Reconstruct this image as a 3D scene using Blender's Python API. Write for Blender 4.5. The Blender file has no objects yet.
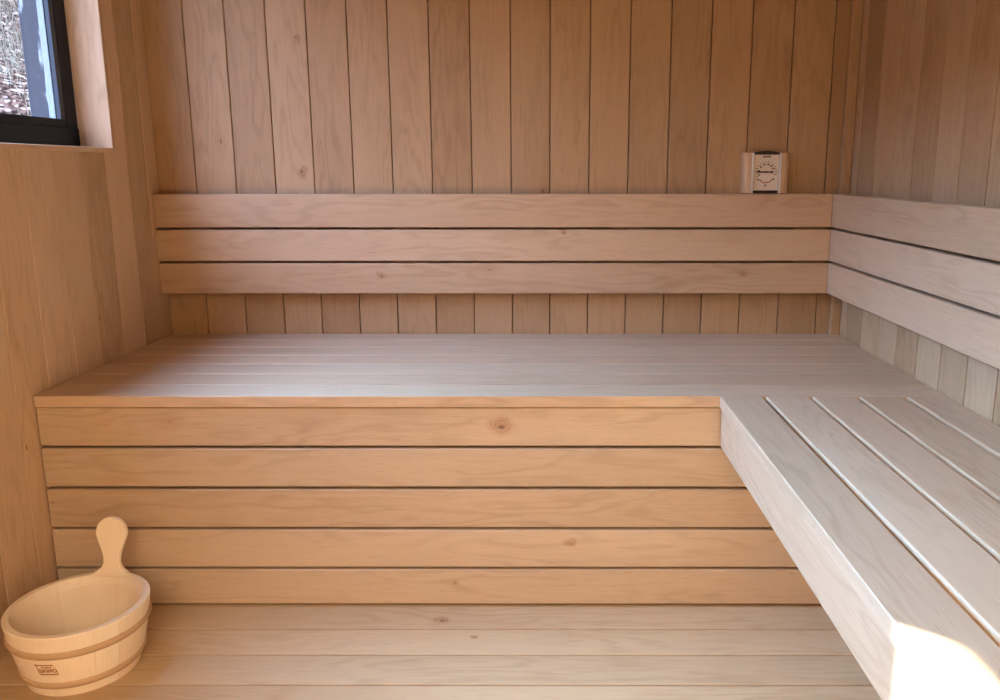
import bpy, math, random
from mathutils import Vector, Matrix
random.seed(7)
sc = bpy.context.scene
col = sc.collection

# ------------------------------------------------------------------ camera, sky, sun, exposure
W = 1.95            # room width; X = 0 left wall, Y = 0 back wall, Z = 0 bench top
FZ = -0.4914        # floor height
CZ = 1.62           # ceiling height
FY = -2.80          # front wall
cam = bpy.data.cameras.new('camera')
cam.sensor_width = 36.0
cam.lens = 815.007 / 1000 * 36
cam.shift_x = (500 - 542.178) / 1000
cam.shift_y = (335.44 - 350) / 1000
cam.clip_start = 0.02
camo = bpy.data.objects.new('camera', cam)
col.objects.link(camo)
pi_, ya, ro = 0.20243, 0.00211, -0.0006
right = Vector((1, 0, 0)); fwd = Vector((0, math.cos(pi_), -math.sin(pi_))); up = Vector((0, math.sin(pi_), math.cos(pi_)))
r2 = right * math.cos(ro) + up * math.sin(ro)
u2 = -right * math.sin(ro) + up * math.cos(ro)
rot = Matrix((r2, u2, -fwd)).transposed()
rot = Matrix.Rotation(ya, 3, 'Z') @ rot
camo.matrix_world = Matrix.Translation((1.09044, -2.34406, 0.47537)) @ rot.to_4x4()
sc.camera = camo

sc.view_settings.view_transform = 'Standard'
sc.view_settings.look = 'None'
sc.view_settings.gamma = 1.0
sc.view_settings.use_curve_mapping = False
sc.view_settings.exposure = 0.97
sc.cycles.max_bounces = 16
sc.cycles.diffuse_bounces = 12
sc.cycles.transparent_max_bounces = 12
sc.cycles.use_denoising = True
sc.cycles.sample_clamp_indirect = 6.0

SUN_H = Vector((0.785, -0.620, 0)).normalized()   # horizontal travel of the sunlight
SUN_EL = math.radians(31.5)
SUN_DIR = (SUN_H * math.cos(SUN_EL) + Vector((0, 0, -math.sin(SUN_EL)))).normalized()
world = bpy.data.worlds.new('sky'); sc.world = world; world.use_nodes = True
nt = world.node_tree; nt.nodes.clear()
wo = nt.nodes.new('ShaderNodeOutputWorld'); bg = nt.nodes.new('ShaderNodeBackground')
tc = nt.nodes.new('ShaderNodeTexCoord'); sep = nt.nodes.new('ShaderNodeSeparateXYZ'); rmp = nt.nodes.new('ShaderNodeValToRGB')
nt.links.new(tc.outputs['Generated'], sep.inputs[0]); nt.links.new(sep.outputs['Z'], rmp.inputs[0])
rmp.color_ramp.elements[0].position = 0.0; rmp.color_ramp.elements[0].color = (0.28, 0.32, 0.46, 1)
rmp.color_ramp.elements[1].position = 0.7; rmp.color_ramp.elements[1].color = (0.62, 0.76, 1.28, 1)
# brighter, whiter sky around the sun
dt = nt.nodes.new('ShaderNodeVectorMath'); dt.operation = 'DOT_PRODUCT'; dt.inputs[1].default_value = -SUN_DIR
nt.links.new(tc.outputs['Generated'], dt.inputs[0])
pw = nt.nodes.new('ShaderNodeMath'); pw.operation = 'POWER'; pw.inputs[1].default_value = 5.0
mxz = nt.nodes.new('ShaderNodeMath'); mxz.operation = 'MAXIMUM'; mxz.inputs[1].default_value = 0.0
nt.links.new(dt.outputs['Value'], mxz.inputs[0]); nt.links.new(mxz.outputs[0], pw.inputs[0])
bg2 = nt.nodes.new('ShaderNodeBackground'); bg2.inputs[0].default_value = (0.24, 0.55, 1.0, 1)
sc_ = nt.nodes.new('ShaderNodeMath'); sc_.operation = 'MULTIPLY'; sc_.inputs[1].default_value = 45.0
nt.links.new(pw.outputs[0], sc_.inputs[0]); nt.links.new(sc_.outputs[0], bg2.inputs[1])
ads = nt.nodes.new('ShaderNodeAddShader')
nt.links.new(rmp.outputs[0], bg.inputs[0]); nt.links.new(bg.outputs[0], ads.inputs[0]); nt.links.new(bg2.outputs[0], ads.inputs[1]); nt.links.new(ads.outputs[0], wo.inputs[0])
bg.inputs[1].default_value = 9.5

sl = bpy.data.lights.new('sun', 'SUN'); sl.energy = 48.0; sl.angle = math.radians(0.6); sl.color = (1.0, 0.95, 0.85)
so = bpy.data.objects.new('sun', sl); col.objects.link(so)
so.rotation_euler = SUN_DIR.to_track_quat('-Z', 'Y').to_euler(); so.location = (-6, 5, 6)

# window opening (left wall) and the added fill-door opening in the front wall; a sampling portal for each
WY0, WY1, WZ0, WZ1 = -1.55, -0.233, 0.526, 1.329
DX0, DX1, DZ1 = 0.16, 1.72, 1.46

def portal(name, loc, d, sx, sy):
    l = bpy.data.lights.new(name, 'AREA'); l.shape = 'RECTANGLE'; l.size = sx; l.size_y = sy
    l.cycles.is_portal = True
    o = bpy.data.objects.new(name, l); col.objects.link(o)
    o.location = loc; o.rotation_euler = Vector(d).to_track_quat('-Z', 'Z').to_euler()
portal('window_portal', (-0.19, (WY0 + WY1) / 2, (WZ0 + WZ1) / 2), (1, 0, 0), 1.4, 0.9)
portal('fill_door_portal', ((DX0 + DX1) / 2, FY - 0.11, (FZ + DZ1) / 2), (0, 1, 0), DX1 - DX0, DZ1 - FZ)

# ------------------------------------------------------------------ helpers
def tag(o, label=None, cat=None, group=None, kind=None):
    if label: o['label'] = label
    if cat: o['category'] = cat
    if group: o['group'] = group
    if kind: o['kind'] = kind
    return o

def empty(name, loc=(0, 0, 0)):
    o = bpy.data.objects.new(name, None); col.objects.link(o); o.location = loc; o.empty_display_size = 0.1
    return o

class MB:
    """collects vertices, faces, a grain coordinate per vertex and one random number per board"""
    def __init__(self): self.v = []; self.f = []; self.g = []; self.r = []; self.sm = []
    def add(self, verts, faces, gc=None, rnd=None, smooth=False):
        b = len(self.v)
        rnd = random.random() if rnd is None else rnd
        for i, p in enumerate(verts):
            self.v.append(tuple(p)); self.g.append(tuple(gc[i]) if gc else tuple(p)); self.r.append(rnd)
        for f in faces:
            self.f.append([b + k for k in f]); self.sm.append(smooth)
    def board(self, lo, hi, axis, c=0.0015, rnd=None, sides=(1, 1), cd=None):
        """a board from lo to hi with its grain along axis; long edges eased by c (sides: which across-edges)"""
        lo, hi = list(lo), list(hi)
        A = 'xyz'.index(axis); o = [k for k in range(3) if k != A]
        if hi[o[0]] - lo[o[0]] < hi[o[1]] - lo[o[1]]: o = o[::-1]
        U, V = o
        u0, u1, v0, v1 = lo[U], hi[U], lo[V], hi[V]
        c0 = min(c * sides[0], (v1 - v0) * .45); c1 = min(c * sides[1], (v1 - v0) * .45)
        sec = []
        def corner(u, v, du, dv, cc):
            if cc > 0: sec.append((u + du * cc, v)); sec.append((u, v + dv * cc))
            else: sec.append((u, v))
        if c0 > 0: sec += [(u0, v0 + c0), (u0 + c0, v0)]
        else: sec.append((u0, v0))
        if c1 > 0: sec += [(u1 - c1, v0), (u1, v0 + c1), (u1, v1 - c1), (u1 - c1, v1)]
        else: sec += [(u1, v0), (u1, v1)]
        if c0 > 0: sec += [(u0 + c0, v1), (u0, v1 - c0)]
        else: sec.append((u0, v1))
        n = len(sec); vs = []; gs = []
        for a in (lo[A], hi[A]):
            for (u, v) in sec:
                p = [0, 0, 0]; p[A] = a; p[U] = u; p[V] = v
                vs.append(p); gs.append((a, u, v))
        fs = [[i, (i + 1) % n, n + (i + 1) % n, n + i] for i in range(n)] + [list(range(n))[::-1], list(range(n, 2 * n))]
        self.add(vs, fs, gs, rnd)
    def box(self, lo, hi, axis='x', rnd=None): self.board(lo, hi, axis, 0, rnd)
    def tube(self, p0, p1, r, n=12, rnd=None, r1=None):
        p0, p1 = Vector(p0), Vector(p1); d = (p1 - p0).normalized(); q = d.to_track_quat('Z', 'Y')
        r1 = r if r1 is None else r1
        vs = [p0 + q @ Vector((r * math.cos(2 * math.pi * i / n), r * math.sin(2 * math.pi * i / n), 0)) for i in range(n)]
        vs += [p1 + q @ Vector((r1 * math.cos(2 * math.pi * i / n), r1 * math.sin(2 * math.pi * i / n), 0)) for i in range(n)]
        fs = [[i, (i + 1) % n, n + (i + 1) % n, n + i] for i in range(n)] + [list(range(n))[::-1], list(range(n, 2 * n))]
        self.add(vs, fs, None, rnd)
    def prism(self, pts, place, t0, t1, rnd=None):
        """pts: 2-D outline; place(u, v, t) -> 3-D point; extruded from t0 to t1"""
        n = len(pts)
        vs = [place(u, v, t0) for u, v in pts] + [place(u, v, t1) for u, v in pts]
        gs = [(v, u, t0) for u, v in pts] + [(v, u, t1) for u, v in pts]
        fs = [[i, (i + 1) % n, n + (i + 1) % n, n + i] for i in range(n)] + [list(range(n))[::-1], list(range(n, 2 * n))]
        self.add(vs, fs, gs, rnd)
    def build(self, name, mat, parent=None, fix=True):
        me = bpy.data.meshes.new(name); me.from_pydata(self.v, [], self.f); me.update()
        a = me.attributes.new('gc', 'FLOAT_VECTOR', 'POINT'); a.data.foreach_set('vector', [x for g in self.g for x in g])
        a = me.attributes.new('rnd', 'FLOAT', 'POINT'); a.data.foreach_set('value', self.r)
        me.polygons.foreach_set('use_smooth', self.sm)
        if fix:
            import bmesh
            bm = bmesh.new(); bm.from_mesh(me); bmesh.ops.recalc_face_normals(bm, faces=bm.faces); bm.to_mesh(me); bm.free()
        me.materials.append(mat)
        o = bpy.data.objects.new(name, me); col.objects.link(o)
        if parent:
            o.parent = parent
            o.matrix_parent_inverse = Matrix.Translation(parent_loc(parent)).inverted()
        return o

def parent_loc(p):
    v = Vector((0, 0, 0))
    while p is not None and p.type == 'EMPTY':
        v += Vector(p.location); p = p.parent
    return v

def text_geo(s, size, place, align='CENTER', shear=0.0, spacing=1.0, bold=0.0):
    cu = bpy.data.curves.new('t', 'FONT'); cu.body = s; cu.size = size; cu.align_x = align; cu.align_y = 'CENTER'
    cu.shear = shear; cu.space_character = spacing; cu.offset = bold; cu.resolution_u = 3
    ob = bpy.data.objects.new('t', cu); col.objects.link(ob)
    dg = bpy.context.evaluated_depsgraph_get()
    me = bpy.data.meshes.new_from_object(ob.evaluated_get(dg))
    vs = [place(v.co.x, v.co.y) for v in me.vertices]; fs = [list(p.vertices) for p in me.polygons]
    bpy.data.objects.remove(ob); bpy.data.curves.remove(cu); bpy.data.meshes.remove(me)
    return vs, fs

# ------------------------------------------------------------------ materials
def new_mat(name):
    m = bpy.data.materials.new(name); m.use_nodes = True
    nt = m.node_tree; nt.nodes.clear()
    out = nt.nodes.new('ShaderNodeOutputMaterial'); b = nt.nodes.new('ShaderNodeBsdfPrincipled')
    nt.links.new(b.outputs[0], out.inputs[0])
    return m, nt, b

class N:
    def __init__(s, nt): s.nt = nt
    def mk(s, t, **k):
        n = s.nt.nodes.new(t)
        for a, v in k.items(): setattr(n, a, v)
        return n
    def put(s, sock, v):
        if hasattr(v, 'is_output'): s.nt.links.new(v, sock)
        else: sock.default_value = v
    def m(s, op, a, b=0.0, c=0.0, clamp=False):
        n = s.mk('ShaderNodeMath', operation=op, use_clamp=clamp); s.put(n.inputs[0], a); s.put(n.inputs[1], b); s.put(n.inputs[2], c); return n.outputs[0]
    def vm(s, op, a, b):
        n = s.mk('ShaderNodeVectorMath', operation=op); s.put(n.inputs[0], a); s.put(n.inputs[1], b); return n.outputs[0]
    def noise(s, vec, scale=1.0, detail=2.0, rough=0.5):
        n = s.mk('ShaderNodeTexNoise'); s.put(n.inputs['Vector'], vec); n.inputs['Scale'].default_value = scale
        n.inputs['Detail'].default_value = detail; n.inputs['Roughness'].default_value = rough; return n.outputs[0]
    def mix(s, f, a, b, mode='MIX'):
        n = s.mk('ShaderNodeMix', data_type='RGBA', blend_type=mode)
        s.put(n.inputs[0], f); s.put(n.inputs[6], a); s.put(n.inputs[7], b); return n.outputs[2]
    def rng(s, v, a, b, c, d):
        n = s.mk('ShaderNodeMapRange', interpolation_type='SMOOTHSTEP'); s.put(n.inputs[0], v)
        for i, q in zip((1, 2, 3, 4), (a, b, c, d)): n.inputs[i].default_value = q
        return n.outputs[0]

def wood(name, light, dark, rough=0.5, board_var=0.5, figure=0.35, speck=0.5, knots=(), spec=0.35):
    """planed wood: grain runs along gc.x; every board has its own tone and its own stretch of figure"""
    m, nt, b = new_mat(name); n = N(nt)
    gc = n.mk('ShaderNodeAttribute', attribute_name='gc').outputs['Vector']
    rnd = n.mk('ShaderNodeAttribute', attribute_name='rnd').outputs['Fac']
    cx = n.mk('ShaderNodeCombineXYZ')
    n.put(cx.inputs[0], n.m('MULTIPLY', rnd, 31.7)); n.put(cx.inputs[1], n.m('MULTIPLY', rnd, 57.3)); n.put(cx.inputs[2], n.m('MULTIPLY', rnd, 13.9))
    v = n.vm('ADD', gc, cx.outputs[0])
    warp = n.noise(n.vm('MULTIPLY', v, (2.5, 14, 14)), 1, 2)
    big = n.noise(n.vm('MULTIPLY', v, (1.5, 9.0, 9.0)), 1, 3.5)
    ring = n.m('ADD', n.m('MULTIPLY', n.m('SINE', n.m('MULTIPLY', big, 80.0)), 0.5), 0.5)
    ring = n.m('MULTIPLY', n.m('POWER', ring, 2.2), n.rng(warp, 0.36, 0.62, 0.15, 1.4))
    tone = n.noise(n.vm('MULTIPLY', v, (1.0, 3.5, 3.5)), 1, 3)
    fine = n.noise(n.vm('MULTIPLY', v, (9, 330, 120)), 1, 2)
    dash = n.noise(n.vm('MULTIPLY', v, (24, 420, 200)), 1, 1)
    dash = n.rng(dash, 0.66, 0.74, 0, 1)
    f = n.m('MULTIPLY', n.m('SUBTRACT', rnd, 0.5), board_var)
    f = n.m('ADD', f, n.m('MULTIPLY', n.m('SUBTRACT', tone, 0.5), 1.3))
    f = n.m('ADD', f, n.m('MULTIPLY', n.m('SUBTRACT', fine, 0.5), 0.62))
    f = n.m('ADD', f, n.m('MULTIPLY', ring, figure))
    f = n.m('ADD', f, n.m('MULTIPLY', dash, 0.5))
    f = n.m('ADD', f, 0.36, clamp=True)
    c = n.mix(f, (*light, 1), (*dark, 1))
    # hue drift from board to board
    hue = n.m('FRACT', n.m('MULTIPLY', rnd, 7.31))
    c = n.mix(n.m('MULTIPLY', hue, 0.35), c, (0.92, 0.80, 0.68, 1), 'MULTIPLY') if board_var else c
    # pin knots and resin flecks
    vo = n.mk('ShaderNodeTexVoronoi'); n.put(vo.inputs['Vector'], n.vm('MULTIPLY', v, (6.0, 14, 0.0))); vo.inputs['Scale'].default_value = 1
    sp = n.mk('ShaderNodeSeparateColor'); n.put(sp.inputs[0], vo.outputs['Color'])
    d = n.rng(vo.outputs['Distance'], 0.018, 0.06, 1, 0)
    sk = n.m('MULTIPLY', n.m('MULTIPLY', d, n.m('GREATER_THAN', sp.outputs[0], 0.70)), speck)
    halo = n.m('MULTIPLY', n.m('MULTIPLY', n.rng(vo.outputs['Distance'], 0.03, 0.4, 1, 0), n.m('GREATER_THAN', sp.outputs[0], 0.92)), speck * 0.45)
    c = n.mix(halo, c, (0.80, 0.62, 0.48, 1), 'MULTIPLY')
    c = n.mix(sk, c, (0.16, 0.075, 0.035, 1))
    for (ku, kv, ks) in knots:
        w2 = n.m('MULTIPLY', n.m('SUBTRACT', n.noise(gc, 45, 3), 0.5), 0.016)
        dv = n.vm('MULTIPLY', n.vm('SUBTRACT', gc, (ku, kv, 0)), (1 / 1.35, 1, 0))
        ln = n.mk('ShaderNodeVectorMath', operation='LENGTH'); n.put(ln.inputs[0], dv)
        dd = n.m('ADD', ln.outputs['Value'], w2)
        rg = n.m('ADD', n.m('MULTIPLY', n.m('SINE', n.m('MULTIPLY', dd, 900)), 0.5), 0.5)
        hal = n.rng(dd, ks * 0.5, ks * 1.6, 1, 0)
        c = n.mix(n.m('MULTIPLY', hal, n.m('ADD', 0.35, n.m('MULTIPLY', rg, 0.4))), c, (0.62, 0.40, 0.28, 1), 'MULTIPLY')
        dv2 = n.vm('MULTIPLY', n.vm('SUBTRACT', gc, (ku + 0.002, kv - 0.004, 0)), (0.42, 1.0, 0))
        ln2 = n.mk('ShaderNodeVectorMath', operation='LENGTH'); n.put(ln2.inputs[0], dv2)
        core = n.rng(n.m('ADD', ln2.outputs['Value'], n.m('MULTIPLY', w2, 0.5)), ks * 0.1, ks * 0.3, 1, 0)
        c = n.mix(n.m('MULTIPLY', core, 0.8), c, (0.10, 0.05, 0.03, 1))
    n.put(b.inputs['Base Color'], c)
    n.put(b.inputs['Roughness'], n.m('ADD', rough - 0.08, n.m('MULTIPLY', fine, 0.16)))
    b.inputs['Specular IOR Level'].default_value = spec
    bp = n.mk('ShaderNodeBump'); bp.inputs['Strength'].default_value = 0.12; bp.inputs['Distance'].default_value = 0.002
    n.put(bp.inputs['Height'], n.m('ADD', fine, n.m('MULTIPLY', dash, -0.5)))
    n.put(b.inputs['Normal'], bp.outputs[0])
    return m

def plain(name, c, rough=0.5, metal=0.0, var=0.0, scale=30, spec=0.4):
    m, nt, b = new_mat(name); n = N(nt)
    if var:
        tcn = n.mk('ShaderNodeTexCoord'); no = n.noise(tcn.outputs['Object'], scale, 3)
        cc = n.mix(n.m('MULTIPLY', n.m('SUBTRACT', no, 0.3), var * 2, clamp=True), (*c, 1), (*[x * 0.6 for x in c], 1))
        n.put(b.inputs['Base Color'], cc)
    else: b.inputs['Base Color'].default_value = (*c, 1)
    b.inputs['Roughness'].default_value = rough; b.inputs['Metallic'].default_value = metal
    b.inputs['Specular IOR Level'].default_value = spec
    return m

L_, D_ = (0.59, 0.43, 0.29), (0.43, 0.295, 0.185)
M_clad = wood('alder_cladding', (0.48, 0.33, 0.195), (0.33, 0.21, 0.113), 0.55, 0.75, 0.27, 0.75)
M_back_shaded = wood('shaded_back_cladding', (0.455, 0.30, 0.168), (0.31, 0.19, 0.097), 0.55, 0.75, 0.27, 0.75, knots=[(0.824, 0.416, 0.008), (0.465, 0.411, 0.012), (0.956, 0.766, 0.010), (1.591, 0.875, 0.008)][:3])  # cladding copy darkened in colour, standing in for shade on the back wall
M_rest = wood('backrest_alder', L_, D_, 0.40, 0.5, 0.27, 0.7, knots=[(0.628, 0.178, 0.008), (1.655, 0.181, 0.008), (1.144, 0.300, 0.006)])
M_pale_lit = wood('pale_lit_alder_cladding', (0.64, 0.46, 0.305), (0.45, 0.305, 0.18), 0.55, 1.0, 0.27, 0.75)  # paler left boards, colour lightened further to stand in for missing light
M_ceil = wood('darkened_ceiling_wood', (0.26, 0.165, 0.09), (0.18, 0.105, 0.055), 0.55, 0.5, 0.13, 0.6)  # unseen ceiling, colour chosen dark to dim the upper walls
M_bench = wood('alder_bench', L_, D_, 0.40, 0.5, 0.27, 0.7)
M_front = wood('alder_front_board', (0.58, 0.445, 0.315), (0.42, 0.305, 0.20), 0.5, 0.45, 0.27, 0.7, knots=[(0.998, -0.066, 0.017), (1.148, -0.336, 0.009), (0.891, -0.435, 0.005)])
M_floor = wood('alder_floor', (0.59, 0.425, 0.25), (0.44, 0.295, 0.16), 0.55, 0.4, 0.25, 0.75, knots=[(0.866, -0.725, 0.011), (0.943, -0.791, 0.005)])
M_aspen = wood('aspen_bucket', (0.87, 0.76, 0.60), (0.80, 0.67, 0.50), 0.5, 0.25, 0.12, 0.12)
M_hoop = wood('hoop_wood', (0.54, 0.37, 0.22), (0.42, 0.265, 0.145), 0.5, 0.2, 0.2, 0.0)
M_core = plain('dark_board_backing', (0.20, 0.11, 0.055), 0.9, var=0.3)
M_void = plain('insulation_core', (0.25, 0.17, 0.10), 0.9, var=0.2)
M_frame = plain('anthracite_window_paint', (0.012, 0.0145, 0.019), 0.5, var=0.1, spec=0.2)
M_bead = plain('grey_glazing_bead', (0.028, 0.038, 0.054), 0.4, var=0.1)
M_white = plain('pale_outer_trim', (0.22, 0.245, 0.265), 0.5, var=0.1)
M_dark = plain('dark_brown_plastic', (0.022, 0.013, 0.010), 0.45, var=0.1)
M_metal = plain('brushed_aluminium', (0.80, 0.80, 0.80), 0.32, 1.0, var=0.1, scale=90)
M_dial = plain('ivory_dial', (0.66, 0.57, 0.47), 0.5, var=0.08)
M_ink = plain('black_print', (0.02, 0.016, 0.014), 0.6, var=0.05)
M_red = plain('red_print', (0.32, 0.04, 0.035), 0.6, var=0.05)
M_burn = plain('burnt_brown_stamp', (0.40, 0.17, 0.055), 0.7, var=0.2, scale=400)
M_black = plain('black_metal', (0.02, 0.02, 0.02), 0.4, var=0.1)

# glass with a mirror sheen: clear for the window, bronze-tinted to warm the added door's light
def glass(name, tint):
  mg = bpy.data.materials.new(name); mg.use_nodes = True; g = mg.node_tree; g.nodes.clear(); n = N(g)
  out = n.mk('ShaderNodeOutputMaterial'); tr = n.mk('ShaderNodeBsdfTransparent'); gl = n.mk('ShaderNodeBsdfGlossy'); mx = n.mk('ShaderNodeMixShader'); lw = n.mk('ShaderNodeLayerWeight')
  tr.inputs[0].default_value = tint; gl.inputs['Roughness'].default_value = 0.02
  n.put(mx.inputs[0], n.m('ADD', 0.03, n.m('MULTIPLY', n.m('POWER', lw.outputs['Facing'], 5.0), 0.6))); g.links.new(tr.outputs[0], mx.inputs[1]); g.links.new(gl.outputs[0], mx.inputs[2]); g.links.new(mx.outputs[0], out.inputs[0])
  return mg
M_glass = glass('clear_glass', (0.95, 0.98, 0.98, 1))
M_bronze_fill = glass('bronze_fill_glass', (0.98, 0.80, 0.52, 1))

# weathered grey plank with flaking pale patches (outside reveal)
M_grey, nt, b = new_mat('weathered_grey_plank'); n = N(nt)
tcn = n.mk('ShaderNodeTexCoord'); mp = n.vm('MULTIPLY', tcn.outputs['Object'], (40, 40, 9))
fl = n.rng(n.noise(mp, 1, 3), 0.56, 0.63, 0, 1)
n.put(b.inputs['Base Color'], n.mix(fl, (0.046, 0.050, 0.060, 1), (0.26, 0.28, 0.29, 1))); b.inputs['Roughness'].default_value = 0.9; b.inputs['Specular IOR Level'].default_value = 0.1

# leaf-strewn bank
M_bank, nt, b = new_mat('leaf_litter'); n = N(nt)
tcn = n.mk('ShaderNodeTexCoord'); vo = n.mk('ShaderNodeTexVoronoi'); n.put(vo.inputs['Vector'], tcn.outputs['Object']); vo.inputs['Scale'].default_value = 36
sp = n.mk('ShaderNodeSeparateColor'); n.put(sp.inputs[0], vo.outputs['Color'])
cr = n.mk('ShaderNodeValToRGB'); n.put(cr.inputs[0], sp.outputs[0])
e = cr.color_ramp.elements
e[0].position = 0; e[0].color = (0.010, 0.007, 0.006, 1); e[1].position = 1; e[1].color = (0.20, 0.148, 0.115, 1)
for p_, c_ in ((0.3, (0.014, 0.008, 0.006, 1)), (0.55, (0.042, 0.024, 0.017, 1)), (0.8, (0.08, 0.045, 0.031, 1))):
    q = e.new(p_); q.color = c_
n.put(b.inputs['Base Color'], cr.outputs[0]); b.inputs['Roughness'].default_value = 1.0; b.inputs['Specular IOR Level'].default_value = 0.0
M_straw = plain('dry_grass_straw', (0.17, 0.15, 0.105), 0.9, var=0.4, scale=3, spec=0.0)

# ------------------------------------------------------------------ the room
def structure(o): return tag(o, kind='structure')

def joints(first, pitch, end):
    xs = [0.0]; x = first
    while x < end - 0.02: xs.append(x); x += pitch
    xs.append(end); return xs

BT = 0.016   # cladding thickness
# back wall: vertical boards
mb = MB()
xs = [0.0, 0.107, 0.220, 0.332, 0.442, 0.553, 0.664, 0.776, 0.888, 0.999, 1.108, 1.218, 1.328, 1.439, 1.549, 1.660, 1.773, 1.885, W]
for a, c_ in zip(xs[:-1], xs[1:]):
    mb.board((a + (0.0012 if a > 0 else 0), 0.0, FZ), (c_ - (0.0012 if c_ < W else 0), BT, CZ), 'z', 0.0016, None, (int(a > 0), int(c_ < W)))
wb = structure(mb.build('wall_back', M_back_shaded))
mb = MB(); mb.box((-0.18, BT, FZ - 0.1), (W + 0.15, 0.14, CZ + 0.1)); mb.build('backing_panel', M_core, wb)

# left wall with the window opening
mb = MB()
ys = [0.0, -0.063, -0.163, -0.273, -0.385, -0.496, -0.607, -0.722, -0.830]
while ys[-1] > FY + 0.13: ys.append(ys[-1] - 0.111)
ys.append(FY)
for a, c_ in zip(ys[:-1], ys[1:]):
    y1, y0 = a - (0.0012 if a < 0 else 0), c_ + 0.0012
    rn = random.random()
    def piece(ya_, yb_, z0, z1, s):
        mb.board((-BT, ya_, z0), (0.0, yb_, z1), 'z', 0.0013, rn, s)
    HY0, HY1, HZ0, HZ1 = WY0 - 0.0142, WY1 + 0.0142, WZ0 - 0.0122, WZ1 + 0.0142
    if y0 >= HY1 or y1 <= HY0: piece(y0, y1, FZ, CZ, (1, 1))
    else:
        cuts = [y0] + [w for w in (HY0, HY1) if y0 < w < y1] + [y1]
        for k in range(len(cuts) - 1):
            p, q = cuts[k], cuts[k + 1]; s = (int(k == 0), int(k == len(cuts) - 2)); mid = (p + q) / 2
            if HY0 < mid < HY1:
                piece(p, q, FZ, HZ0, s); piece(p, q, HZ1, CZ, s)
            else: piece(p, q, FZ, CZ, s)
wl = structure(mb.build('wall_left', M_pale_lit))
mb = MB(); X0, X1 = -0.178, -BT
mb.box((X0, FY - 0.1, FZ - 0.1), (X1, 0.14, WZ0 - 0.02)); mb.box((X0, FY - 0.1, WZ1 + 0.02), (X1, 0.14, CZ + 0.1))
mb.box((X0, WY1 + 0.02, WZ0 - 0.02), (X1, 0.14, WZ1 + 0.02)); mb.box((X0, FY - 0.1, WZ0 - 0.02), (X1, WY0 - 0.02, WZ1 + 0.02))
mb.build('wall_core', M_core, wl)

# right wall
mb = MB()
ys = [0.0, -0.064, -0.176, -0.288, -0.399, -0.510, -0.621, -0.733, -0.845]
while ys[-1] > FY + 0.13: ys.append(ys[-1] - 0.111)
ys.append(FY)
for a, c_ in zip(ys[:-1], ys[1:]):
    mb.board((W, c_ + 0.0017, FZ), (W + BT, a - (0.0017 if a < 0 else 0), CZ), 'z', 0.0007)
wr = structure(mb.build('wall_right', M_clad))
mb = MB(); mb.box((W + BT, FY - 0.1, FZ - 0.1), (W + 0.15, 0.14, CZ + 0.1)); mb.build('backing_panel', M_core, wr)

# front wall (behind the camera) with an added glass door as warm fill
mb = MB(); x = 0.0
while x < W - 0.01:
    x2 = min(x + 0.111, W); rn = random.random()
    cuts = [x] + [w for w in (DX0, DX1) if x < w < x2] + [x2]
    for p, q in zip(cuts[:-1], cuts[1:]):
        if DX0 < (p + q) / 2 < DX1: mb.board((p + .001, FY - BT, DZ1), (q - .001, FY, CZ), 'z', 0.0015, rn)
        else: mb.board((p + .001, FY - BT, FZ), (q - .001, FY, CZ), 'z', 0.0015, rn)
    x = x2
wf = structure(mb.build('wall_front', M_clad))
mb = MB()
mb.box((-0.178, FY - 0.1, FZ - 0.1), (DX0, FY - BT, CZ + 0.1)); mb.box((DX1, FY - 0.1, FZ - 0.1), (W + 0.15, FY - BT, CZ + 0.1)); mb.box((DX0, FY - 0.1, DZ1), (DX1, FY - BT, CZ + 0.1))
mb.build('backing_panel', M_core, wf)
dr = structure(empty('fill_door_1', (DX0, FY - 0.06, FZ)))
mb = MB(); yA, yB = FY - 0.085, FY - 0.03
mb.board((DX0, yA, FZ), (DX0 + 0.05, yB, DZ1), 'z', 0.002); mb.board((DX1 - 0.05, yA, FZ), (DX1, yB, DZ1), 'z', 0.002); mb.board((DX0 + 0.05, yA, DZ1 - 0.05), (DX1 - 0.05, yB, DZ1), 'x', 0.002)
mb.build('fill_door_frame', M_clad, dr)
mb = MB(); mb.box((DX0 + 0.052, FY - 0.062, FZ + 0.012), (DX1 - 0.052, FY - 0.054, DZ1 - 0.052)); mb.build('fill_door_pane', M_bronze_fill, dr)
mb = MB(); mb.tube((DX0 + 0.12, FY - 0.015, 0.35), (DX0 + 0.12, FY - 0.015, 0.75), 0.016, 16)
mb.tube((DX0 + 0.12, FY - 0.056, 0.40), (DX0 + 0.12, FY - 0.015, 0.40), 0.008); mb.tube((DX0 + 0.12, FY - 0.056, 0.70), (DX0 + 0.12, FY - 0.015, 0.70), 0.008)
mb.build('fill_door_handle', M_hoop, dr)

# floor boards, joints running left to right
mb = MB(); y = -0.668
fy = [0.0, -0.10, -0.195, -0.29, -0.385, -0.48, -0.575, -0.668, -0.7615, -0.8565, -0.9545]
while fy[-1] > FY + 0.11: fy.append(fy[-1] - 0.0965)
fy.append(FY - 0.1)
for a, c_ in zip(fy[:-1], fy[1:]):
    mb.board((0.0, c_ + 0.0018, FZ - 0.022), (W, a - 0.0018, FZ), 'x', 0.001)
fl = structure(mb.build('floor', M_floor))
mb = MB(); mb.box((-0.178, FY - 0.1, FZ - 0.1), (W + 0.15, 0.14, FZ - 0.022)); mb.build('sub_floor', M_core, fl)
# ceiling boards
mb = MB(); x = 0.0
while x < W - 0.01:
    x2 = min(x + 0.111, W); mb.board((x + .0012, FY, CZ), (x2 - .0012, 0.0, CZ + BT), 'y', 0.0015); x = x2
ce = structure(mb.build('ceiling', M_ceil))
mb = MB(); mb.box((-0.178, FY - 0.1, CZ + BT), (W + 0.15, 0.14, CZ + 0.14)); mb.build('backing_panel', M_core, ce)
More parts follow.
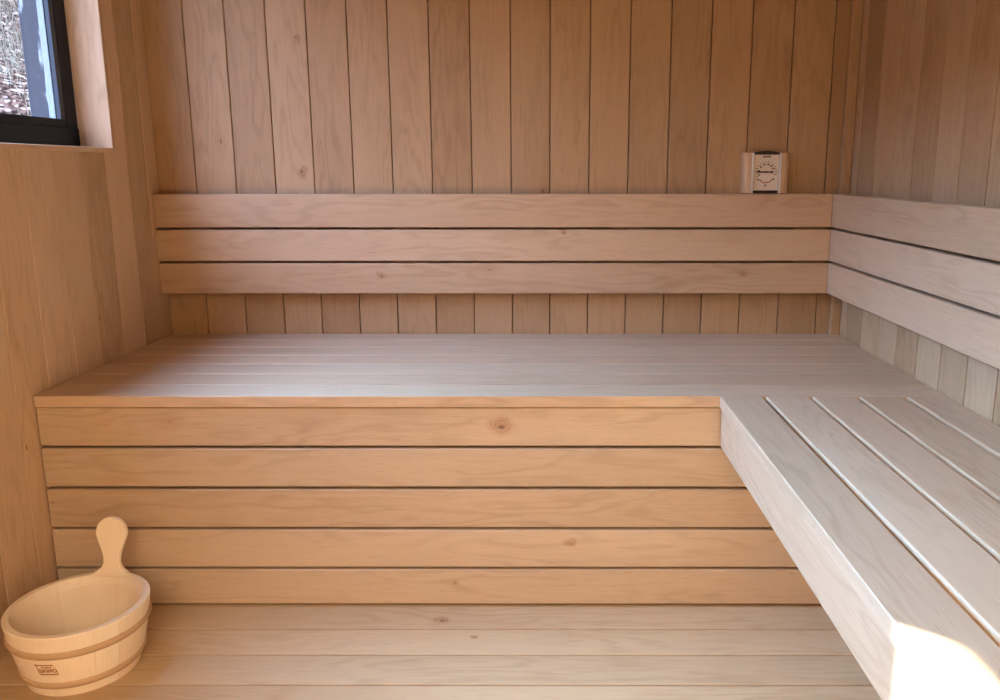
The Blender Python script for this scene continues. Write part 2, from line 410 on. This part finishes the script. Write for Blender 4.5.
# corner bead between back and right wall
mb = MB(); mb.board((1.921, -0.022, 0.0), (W, 0.0, CZ), 'z', 0.003)
structure(mb.build('trim_1', M_clad))

# window: lining, dark frame, pane, outer reveal
wn = structure(empty('window_1', (0, (WY0 + WY1) / 2, WZ0)))
JT = 0.014
mb = MB(); mb.board((-0.082, WY1, WZ0), (0.0015, WY1 + JT, WZ1), 'z', 0.001); mb.build('window_jamb', M_pale_lit, wn)
mb = MB(); mb.board((-0.082, WY0 - JT, WZ0), (0.0015, WY0, WZ1), 'z', 0.001); mb.build('window_jamb', M_pale_lit, wn)
mb = MB(); mb.board((-0.082, WY0 - JT, WZ1), (0.0015, WY1 + JT, WZ1 + JT), 'y', 0.001); mb.build('window_head', M_pale_lit, wn)
mb = MB(); mb.board((-0.082, WY0 - JT, WZ0 - 0.012), (0.006, WY1 + 0.0138, WZ0), 'y', 0.001); mb.build('window_sill', M_pale_lit, wn)
def ring_frame(mb, x0, x1, y0, y1, z0, z1, w, c=0.003):
    mb.board((x0, y0, z0), (x1, y1, z0 + w), 'y', c); mb.board((x0, y0, z1 - w), (x1, y1, z1), 'y', c)
    mb.board((x0, y0, z0 + w), (x1, y0 + w, z1 - w), 'z', c, None, (1, 1)); mb.board((x0, y1 - w, z0 + w), (x1, y1, z1 - w), 'z', c)
mb = MB(); ring_frame(mb, -0.104, -0.080, WY0, WY1, WZ0, WZ1, 0.050); mb.build('window_frame', M_frame, wn)
for ya_, yb_ in ((WY1 - 0.0675, WY1 - 0.0502), (WY0 + 0.0502, WY0 + 0.0675)):
    mb = MB(); mb.board((-0.0925, ya_, WZ0 + 0.067), (-0.0820, yb_, WZ1 - 0.067), 'z', 0.0006); mb.build('glazing_bead', M_bead, wn)
for za_, zb_ in ((WZ0 + 0.0502, WZ0 + 0.067), (WZ1 - 0.067, WZ1 - 0.0502)):
    mb = MB(); mb.board((-0.0925, WY0 + 0.0502, za_), (-0.0820, WY1 - 0.0502, zb_), 'y', 0.0006); mb.build('glazing_bead', M_frame, wn)
mb = MB(); ring_frame(mb, -0.1045, -0.0948, WY0 + 0.055, WY1 - 0.055, WZ0 + 0.055, WZ1 - 0.055, 0.0132, 0.0005); mb.build('glass_spacer', M_white, wn)
mb = MB(); ring_frame(mb, -0.1100, -0.1050, WY0 + 0.040, WY1 - 0.040, WZ0 + 0.040, WZ1 - 0.040, 0.0275, 0.0005); mb.build('outer_trim', M_white, wn)
mb = MB(); mb.box((-0.0946, WY0 + 0.060, WZ0 + 0.060), (-0.0927, WY1 - 0.060, WZ1 - 0.060)); mb.build('window_pane', M_glass, wn)
mb = MB(); y1 = WY1 - 0.030
mb.board((-0.178, y1, WZ0), (-0.1115, WY1 - 0.001, WZ1), 'z', 0.001); mb.board((-0.178, WY0 + 0.001, WZ0), (-0.1115, WY0 + 0.03, WZ1), 'z', 0.001)
mb.board((-0.215, WY0 + 0.03, WZ0 - 0.02), (-0.1115, y1, WZ0 + 0.03), 'y', 0.001); mb.board((-0.165, WY0 + 0.03, WZ1 - 0.02), (-0.1115, y1, WZ1), 'y', 0.001)
mb.build('outer_reveal', M_grey, wn)

# ------------------------------------------------------------------ benches
DB = 0.6715
bench = tag(empty('sauna_bench', (W / 2, -DB / 2, FZ)), 'long deep wooden bench along the back wall with a boarded front down to the floor', 'bench')
mb = MB()
for a, c_ in zip([0, -0.090, -0.184, -0.281, -0.380, -0.479, -0.5775], [-0.090, -0.184, -0.281, -0.380, -0.479, -0.5775, -DB]):
    mb.board((0.003, c_ + (0.0017 if c_ > -DB else 0), -0.0245), (W - 0.003, a - 0.0017 - (0.002 if a == 0 else 0), 0.0), 'x', 0.0009)
mb.build('seat', M_bench, bench)
tops = [-0.0265, -0.1185, -0.2125, -0.3070, -0.4020]; bots = [-0.1125, -0.2060, -0.3010, -0.3960, -0.4860]
for zt, zb in zip(tops, bots):
    mb = MB(); mb.board((0.004, -DB + 0.003, zb), (W - 0.004, -DB + 0.023, zt), 'x', 0.0022, None); mb.build('front_board', M_front, bench)
for x in (0.03, 0.66, 1.29, 1.88):
    mb = MB(); mb.board((x, -DB + 0.0235, FZ), (x + 0.045, -DB + 0.068, -0.025), 'z', 0.002); mb.build('support_post', M_core, bench)
mb = MB(); mb.board((0.03, -0.06, -0.08), (W - 0.03, -0.015, -0.025), 'x', 0.002); mb.build('wall_ledger', M_bench, bench)

RX = 1.465
rb = tag(empty('sauna_bench', (1.70, -1.7, 0)), 'narrower wooden side bench of five spaced slats along the right wall, with no front boarding', 'bench')
Y0 = FY + 0.01
edges = [(RX, 1.5545), (1.5625, 1.6535), (1.6610, 1.7525), (1.7610, 1.8525), (1.8615, W - 0.003)]
for a, c_ in edges:
    mb = MB(); mb.board((a, Y0, -0.026), (c_ - (0.0012 if c_ < 1.9 else 0), -DB - 0.001, -0.0003), 'y', 0.002); mb.build('slat', M_bench, rb)
mb = MB(); mb.board((RX + 0.004, Y0, -0.110), (RX + 0.024, -DB - 0.001, -0.0285), 'y', 0.0015); mb.build('side_board', M_bench, rb)
for y in (-0.76, -1.4, -2.05, -2.7):
    mb = MB(); mb.board((RX + 0.025, y - 0.022, -0.085), (W - 0.03, y + 0.022, -0.0265), 'x', 0.002); mb.build('bearer', M_bench, rb)
mb = MB(); mb.board((W - 0.029, Y0, -0.11), (W - 0.001, -DB - 0.001, -0.0265), 'y', 0.002); mb.build('wall_ledger', M_bench, rb)

# ------------------------------------------------------------------ backrests
BZ = [(0.3125, 0.4050), (0.2180, 0.3060), (0.1250, 0.2115)]
bk = tag(empty('backrest', (W / 2, -0.02, 0.125)), 'long backrest of three horizontal boards fixed to the back wall above the bench', 'backrest')
for z0, z1 in BZ:
    mb = MB(); mb.board((0.0008, -0.0435, z0), (W - 0.0555, -0.0185, z1), 'x', 0.002); mb.build('board', M_rest, bk)
for x in (0.057, 0.66, 1.28, 1.80):
    mb = MB(); mb.board((x, -0.018, 0.13), (x + 0.09, -0.0005, 0.40), 'z', 0.002); mb.build('batten', M_clad, bk)
rk = tag(empty('backrest', (W - 0.02, -1.3, 0.125)), 'backrest of three horizontal boards fixed to the right wall above the slatted side bench', 'backrest')
for z0, z1 in BZ:
    mb = MB(); mb.board((W - 0.054, Y0 + 0.02, z0), (W - 0.029, -0.0235, z1), 'y', 0.002); mb.build('board', M_bench, rk)
for y in (-0.16, -0.9, -1.7, -2.6):
    mb = MB(); mb.board((W - 0.0285, y - 0.045, 0.13), (W - 0.0005, y + 0.045, 0.40), 'z', 0.002); mb.build('batten', M_clad, rk)

# ------------------------------------------------------------------ thermometer on the back wall
tx0, tx1, tz0, tz1 = 1.6455, 1.7740, 0.4065, 0.5170
th = tag(empty('thermometer', ((tx0 + tx1) / 2, 0, tz0)), 'small square sauna thermometer with ivory dial, wooden sides and dark top on the back wall', 'thermometer')
def lerp(a, b_, t): return a + (b_ - a) * t
# dark body: an arched top edge
pts = [(tx0 + 0.022, tz0 + 0.001), (tx1 - 0.022, tz0 + 0.001), (tx1 - 0.022, tz1 - 0.003)]
for k in range(13):
    t = k / 12; pts.append((lerp(tx1 - 0.020, tx0 + 0.020, t), tz1 - 0.002 + 0.0075 * math.sin(math.pi * t)))
pts.append((tx0 + 0.022, tz1 - 0.003))
mb = MB(); mb.prism(pts, lambda u, v, t: (u, t, v), -0.0225, -0.001); body = mb.build('body', M_dark, th); body['label'] = 'dark brown backing with arched top'
for s in (0, 1):
    xo = tx0 if s == 0 else tx1; d = 1 if s == 0 else -1
    sec = [(xo, -0.001), (xo, -0.020), (xo + d * 0.004, -0.027), (xo + d * 0.012, -0.0305), (xo + d * 0.0225, -0.031), (xo + d * 0.0225, -0.001)]
    mb = MB(); vs = []; gs = []; k6 = len(sec)
    for z in (tz0, tz1):
        for (u, v) in sec: vs.append((u, v, z)); gs.append((z, u, v))
    fs = [[i, (i + 1) % k6, k6 + (i + 1) % k6, k6 + i] for i in range(k6)] + [list(range(k6)), list(range(k6, 2 * k6))]
    mb.add(vs, fs, gs, 0.2 + 0.3 * s); sp_ = mb.build('side_panel', M_bench, th)
    xa, xb = sorted((xo + d * 0.0227, xo + d * 0.0290)); mb = MB(); mb.board((xa, -0.0325, tz0), (xb, -0.001, tz1 - 0.0005), 'z', 0.0012)
    st = mb.build('metal_strip', M_metal, th); st['label'] = 'bright metal edging strip'
fx0, fx1, fz0, fz1 = tx0 + 0.0295, tx1 - 0.0295, tz0 + 0.0075, tz1 - 0.0055
mb = MB(); mb.board((fx0, -0.0265, fz0), (fx1, -0.0225, fz1), 'z', 0.0008); dial = mb.build('dial', M_dial, th)
FYD = -0.0267
fcx = (fx0 + fx1) / 2; pcz = 0.4645
mb = MB()
def stamp(mb, s, x, z, size, **k):
    v_, f_ = text_geo(s, size, lambda a, b_: (x + a, FYD, z + b_), **k); mb.add(v_, f_)
stamp(mb, 'SAWO', fcx + 0.001, fz1 - 0.0055, 0.0068, bold=0.0005, spacing=1.15)
def tick(mb, cx_, cz_, r0, r1, a, w):
    d = Vector((math.cos(a), 0, math.sin(a))); p = Vector((-d.z, 0, d.x)) * w / 2; c0 = Vector((cx_, FYD, cz_))
    mb.add([c0 + d * r0 - p, c0 + d * r0 + p, c0 + d * r1 + p, c0 + d * r1 - p], [[0, 1, 2, 3]])
RD = 0.0300
for k in range(15):
    a = math.radians(lerp(207, -15, k / 14)); tick(mb, fcx, pcz, RD - (0.004 if k % 2 else 0.0055), RD, a, 0.0017)
for a, s in zip((203, 170, 137, 106, 77, 51, 27), ('20', '40', '60', '80', '100', '120', '140')):
    a = math.radians(a); stamp(mb, s, fcx + (RD - 0.0095) * math.cos(a), pcz + (RD - 0.0095) * math.sin(a), 0.0058, bold=0.0003)
hz = 0.4475
for s, x, z in (('20', -0.021, 0.0), ('50', 0, -0.0165), ('80', 0.021, 0.001)):
    stamp(mb, s, fcx + x, hz - 0.004 + z, 0.0064, bold=0.0003)
mb.build('scale_print', M_ink, dial, fix=False)
mb = MB()
for k in range(16):
    a0 = math.radians(lerp(208, 332, k / 16)); a1 = math.radians(lerp(208, 332, (k + 1) / 16)); r0, r1 = 0.0165, 0.019
    P = lambda r, a: (fcx + r * 1.05 * math.cos(a), FYD, hz + 0.004 + r * 0.9 * math.sin(a))
    mb.add([P(r0, a0), P(r1, a0), P(r1, a1), P(r0, a1)], [[0, 1, 2, 3]])
    if k % 2 == 0: tick(mb, fcx, hz + 0.004, 0.0185, 0.0215, a0, 0.0008)
mb.build('humidity_scale', M_red, dial, fix=False)
mb = MB()
pts = [(-0.026, -0.0022), (0.014, -0.0015), (0.014, -0.0036), (0.0225, 0), (0.014, 0.0036), (0.014, 0.0015), (-0.026, 0.0022)]
mb.prism(pts, lambda u, v, t: (fcx + u, t, pcz + v), -0.0285, -0.0275)
mb.tube((fcx, -0.0295, pcz), (fcx, -0.0265, pcz), 0.0028, 14)
mb.build('pointer', M_ink, dial)

# ------------------------------------------------------------------ bucket on the floor
bx, by, BR, BH, BB = 0.180, -0.890, 0.1274, 0.1353, 0.1000
bu = tag(empty('sauna_bucket', (bx, by, FZ)), 'pale wooden water bucket with two hoops and upright handle on the floor', 'bucket')
def rad(z):      # outside radius at height z, with a slight belly
    t = z / BH; return lerp(BB, BR, t) + 0.0035 * math.sin(math.pi * t)
NS = 17; ST = 0.0135; SEG = 6; ZL = [0.0, 0.012, 0.03, 0.055, 0.08, 0.105, BH - 0.0185, BH - 0.0180, BH - 0.002, BH]
mb = MB(); h0 = math.radians(87.5)     # the handle stave sits at this bearing
for s in range(NS):
    a0 = h0 - math.pi / NS + 2 * math.pi * s / NS + 0.0012; a1 = h0 - math.pi / NS + 2 * math.pi * (s + 1) / NS - 0.0012
    vs = []; gs = []; fs = []
    m = len(ZL)
    for side in (0, 1):
        for zi, z in enumerate(ZL):
            for k in range(SEG + 1):
                a = lerp(a0, a1, k / SEG); r = rad(z) - (ST + (0.0045 if zi < m - 3 else 0.0 if zi >= m - 2 else 0.0045) if side else 0)
                if zi == m - 1: r += (0.0015 if side else -0.0015)
                vs.append((bx + r * math.cos(a), by + r * math.sin(a), FZ + 0.0005 + z)); gs.append((z, a * 0.12, 0.02 * side))
    I = lambda side, zi, k: side * m * (SEG + 1) + zi * (SEG + 1) + k
    for zi in range(m - 1):
        for k in range(SEG):
            for side in (0, 1): fs.append([I(side, zi, k), I(side, zi, k + 1), I(side, zi + 1, k + 1), I(side, zi + 1, k)])
        fs.append([I(0, zi, 0), I(1, zi, 0), I(1, zi + 1, 0), I(0, zi + 1, 0)]); fs.append([I(0, zi, SEG), I(1, zi, SEG), I(1, zi + 1, SEG), I(0, zi + 1, SEG)])
    for k in range(SEG):
        for zi in (0, m - 1): fs.append([I(0, zi, k), I(0, zi, k + 1), I(1, zi, k + 1), I(1, zi, k)])
    mb.add(vs, fs, gs, None, False)
mb.build('staves', M_aspen, bu)
def lathe(mb, prof, n=96, rnd=0.3, smooth=True):
    vs = []; gs = []; m = len(prof)
    for k in range(n):
        a = 2 * math.pi * k / n
        for (r, z) in prof: vs.append((bx + r * math.cos(a), by + r * math.sin(a), z)); gs.append((a * 0.13, z, r))
    fs = [[k * m + i, ((k + 1) % n) * m + i, ((k + 1) % n) * m + (i + 1) % m, k * m + (i + 1) % m] for k in range(n) for i in range(m)]
    mb.add(vs, fs, gs, rnd, smooth)
for zc in (0.0965, 0.0275):
    prof = []
    for k in range(9):
        a = -math.pi / 2 + math.pi * k / 8; prof.append((rad(zc + 0.0058 * math.sin(a)) + 0.0045 * math.cos(a), FZ + zc + 0.0074 * math.sin(a)))
    prof += [(rad(zc) - 0.001, FZ + zc + 0.0074), (rad(zc) - 0.001, FZ + zc - 0.0074)]
    mb = MB(); lathe(mb, prof); h_ = mb.build('hoop', M_hoop, bu); h_['label'] = 'darker tan hoop around the bucket'
mb = MB(); lathe(mb, [(rad(0.014) - ST + 0.001, FZ + 0.008), (0.0, FZ + 0.008), (0.0, FZ + 0.02), (rad(0.02) - ST - 0.001, FZ + 0.02)], 96, 0.4, False); mb.build('bottom', M_aspen, bu)
# handle: a paddle-shaped upright growing out of one stave
d = Vector((math.cos(h0), math.sin(h0), 0)); tg = Vector((math.sin(h0), -math.cos(h0), 0))
def hw(z):       # half width above the rim: flared foot, slim neck, teardrop grip
    if z < 0.028: t = z / 0.028; return lerp(0.044, 0.0170, 1 - (1 - t) ** 2.6)
    zc, R_, zj = 0.0855, 0.0325, 0.083
    if z < zj: t = (z - 0.028) / (zj - 0.028); return lerp(0.0170, 0.0324, t * t * (2.4 - 1.4 * t))
    return math.sqrt(max(0, R_ ** 2 - (z - zc) ** 2))
zs = [0.0185 * 0 + 0.1178 * k / 44 for k in range(45)]
left = [(-hw(z), z) for z in zs]; rgt = [(hw(z), z) for z in zs if hw(z) > 0.0005]
outl = rgt + left[::-1]
outl = [(0.044, -0.001)] + outl + [(-0.044, -0.001)]
def place(u, v, t):
    # follows the curve of the rim near the bottom, flat higher up, leaning out with the staves
    flat = min(1, max(0, v / 0.04)); r = rad(BH) - 0.0015 - ST + 0.002 + t
    sag = (math.sqrt(max(0, r * r - u * u)) - r) * (1 - flat)
    p = Vector((bx, by, FZ + BH)) + d * (r + sag + v * 0.16) + tg * u; p.z += v
    return p
# paddle with eased edges: inner outline, full outline, full outline, inner outline
def inset(pts, k):
    cxm = 0; res = []
    nn = len(pts)
    for i in range(nn):
        p, q, r_ = pts[i - 1], pts[i], pts[(i + 1) % nn]
        tx, ty = r_[0] - p[0], r_[1] - p[1]; l = math.hypot(tx, ty) or 1
        res.append((q[0] - ty / l * k, q[1] + tx / l * k))
    return res
ins = inset(outl, 0.0016)
T = ST - 0.003
layers = [(ins, 0.0), (outl, 0.0016), (outl, T - 0.0016), (ins, T)]
vs = []; gs = []; nn = len(outl)
for pts, t in layers:
    for (u, v) in pts: vs.append(place(u, v, t)); gs.append((v, u, t))
fs = []
for l in range(3):
    for i in range(nn): fs.append([l * nn + i, l * nn + (i + 1) % nn, (l + 1) * nn + (i + 1) % nn, (l + 1) * nn + i])
nr = len(rgt)
for l in (0, 3):     # fill the faces in left-right strips, so the curve near the rim stays clean
    a_ = list(range(l * nn, l * nn + nr + 1)); b_ = list(range(l * nn + nn - 1, l * nn + nr, -1))
    for i in range(max(len(a_), len(b_)) - 1):
        i0, i1 = min(i, len(a_) - 1), min(i + 1, len(a_) - 1); j0, j1 = min(i, len(b_) - 1), min(i + 1, len(b_) - 1)
        f_ = []
        for q in (a_[i0], a_[i1], b_[j1], b_[j0]):
            if q not in f_: f_.append(q)
        if len(f_) > 2: fs.append(f_)
mb = MB(); mb.add(vs, fs, gs, 0.35); mb.build('handle', M_aspen, bu)
# burnt stamp on the front: slanted frame, small line, large letters
la = math.atan2(-0.1068, -0.004)
def on_side(u, v, lift=0.0007):
    z = 0.0665 + v; a = math.radians(269.6) + u / 0.118; r = rad(z) + lift
    return (bx + r * math.cos(a), by + r * math.sin(a), FZ + z)
mb = MB()
def quad(a, b_, c_, d_, k=6):
    for i in range(k):
        t0, t1 = i / k, (i + 1) / k
        p = [(lerp(a[0], b_[0], t0), lerp(a[1], b_[1], t0)), (lerp(a[0], b_[0], t1), lerp(a[1], b_[1], t1)), (lerp(d_[0], c_[0], t1), lerp(d_[1], c_[1], t1)), (lerp(d_[0], c_[0], t0), lerp(d_[1], c_[1], t0))]
        mb.add([on_side(*q) for q in p], [[0, 1, 2, 3]])
sh = lambda v: -0.22 * (v)      # slant of the badge
U = lambda u, v: (u + sh(v), v)
quad(U(-0.0185, 0.0125), U(0.0165, 0.0125), U(0.0165, 0.0100), U(-0.0175, 0.0100))
quad(U(-0.0165, 0.0100), U(-0.0125, 0.0100), U(-0.0135, 0.006), U(-0.0155, 0.006), 2)
quad(U(-0.0168, 0.004), U(-0.0145, 0.006), U(-0.0145, -0.011), U(-0.0168, -0.011), 2)
quad(U(-0.0165, -0.0085), U(0.0185, -0.0085), U(0.0185, -0.0115), U(-0.0165, -0.0115))
quad(U(0.0160, 0.0100), U(0.0168, 0.0100), U(0.0188, -0.0085), U(0.0178, -0.0085), 2)
for s, u0, v0, sz, bo in (('Finland', 0.0015, 0.0062, 0.0064, 0.00025), ('SAWO', 0.0032, -0.0020, 0.0108, 0.0006)):
    v_, f_ = text_geo(s, sz, lambda a, b_: on_side(u0 + a + sh(b_), v0 + b_), bold=bo); mb.add(v_, f_)
ms = mb.build('maker_stamp', M_burn, bu, fix=False); ms['label'] = 'burnt brown maker stamp'

# ------------------------------------------------------------------ outside: leaf-strewn bank and dry grass
def bank_h(x, y):
    dd = max(0.0, -x * 0.55 + y * 0.83 - 1.6, -x * 0.97 - y * 0.05 - 1.3)  # last term: unseen slope added to keep low sky off the back wall
    base = -0.65 + 0.53 * dd if dd < 9.5 else -0.65 + 0.53 * 9.5
    return base + 0.10 * math.sin(x * 1.7 + y * 0.6) + 0.06 * math.sin(y * 2.9 - x)
mb = MB(); nx, ny = 60, 70; xa, xb, y_a, y_b = -13.0, -0.30, -14.0, 13.0
vs = []
for i in range(nx + 1):
    for j in range(ny + 1):
        x = lerp(xa, xb, i / nx); y = lerp(y_a, y_b, j / ny); vs.append((x, y, bank_h(x, y)))
fs = [[i * (ny + 1) + j, (i + 1) * (ny + 1) + j, (i + 1) * (ny + 1) + j + 1, i * (ny + 1) + j + 1] for i in range(nx) for j in range(ny)]
mb.add(vs, fs, None, 0.5, True); structure(mb.build('hillside', M_bank))
def front_h(x, y): return -0.66 + 0.60 * max(0.0, FY - 1.0 - y) + 0.05 * math.sin(x * 2.1 + y)  # unseen slope, added to block low sky at the door
mb = MB(); vs = [(lerp(-0.29, 14, i / 40), lerp(FY - 0.11, -14, j / 40), front_h(lerp(-0.29, 14, i / 40), lerp(FY - 0.11, -14, j / 40))) for i in range(41) for j in range(41)]
mb.add(vs, [[i * 41 + j, (i + 1) * 41 + j, (i + 1) * 41 + j + 1, i * 41 + j + 1] for i in range(40) for j in range(40)], None, 0.5, True)
structure(mb.build('unseen_slope', M_bank))
rg = random.Random(3); mb = MB(); cnt = 0
while cnt < 8000:
    x = rg.uniform(-5.0, -1.0); y = rg.uniform(1.0, 6.0)
    dd = -x * 0.55 + y * 0.83
    if dd < 4.2 or dd > 7.2 or rg.random() > min(1, (dd - 4.2) / 1.6): continue
    h = rg.uniform(0.08, 0.24); a = rg.uniform(0, 2 * math.pi); lean = Vector((rg.gauss(0, .07), rg.gauss(0, .07), 0)); w = 0.0028
    p = Vector((x, y, bank_h(x, y) - 0.02)); q = Vector((math.cos(a), math.sin(a), 0)) * w; mid = p + Vector((0, 0, h * .55)) + lean * .4; tip = p + Vector((0, 0, h)) + lean
    mb.add([p - q, p + q, mid + q * .7, mid - q * .7, tip], [[0, 1, 2, 3], [3, 2, 4]], None, rg.random()); cnt += 1
tag(mb.build('dry_grass', M_straw, fix=False), 'pale dry grass on the bank seen through the window', 'grass', kind='stuff')
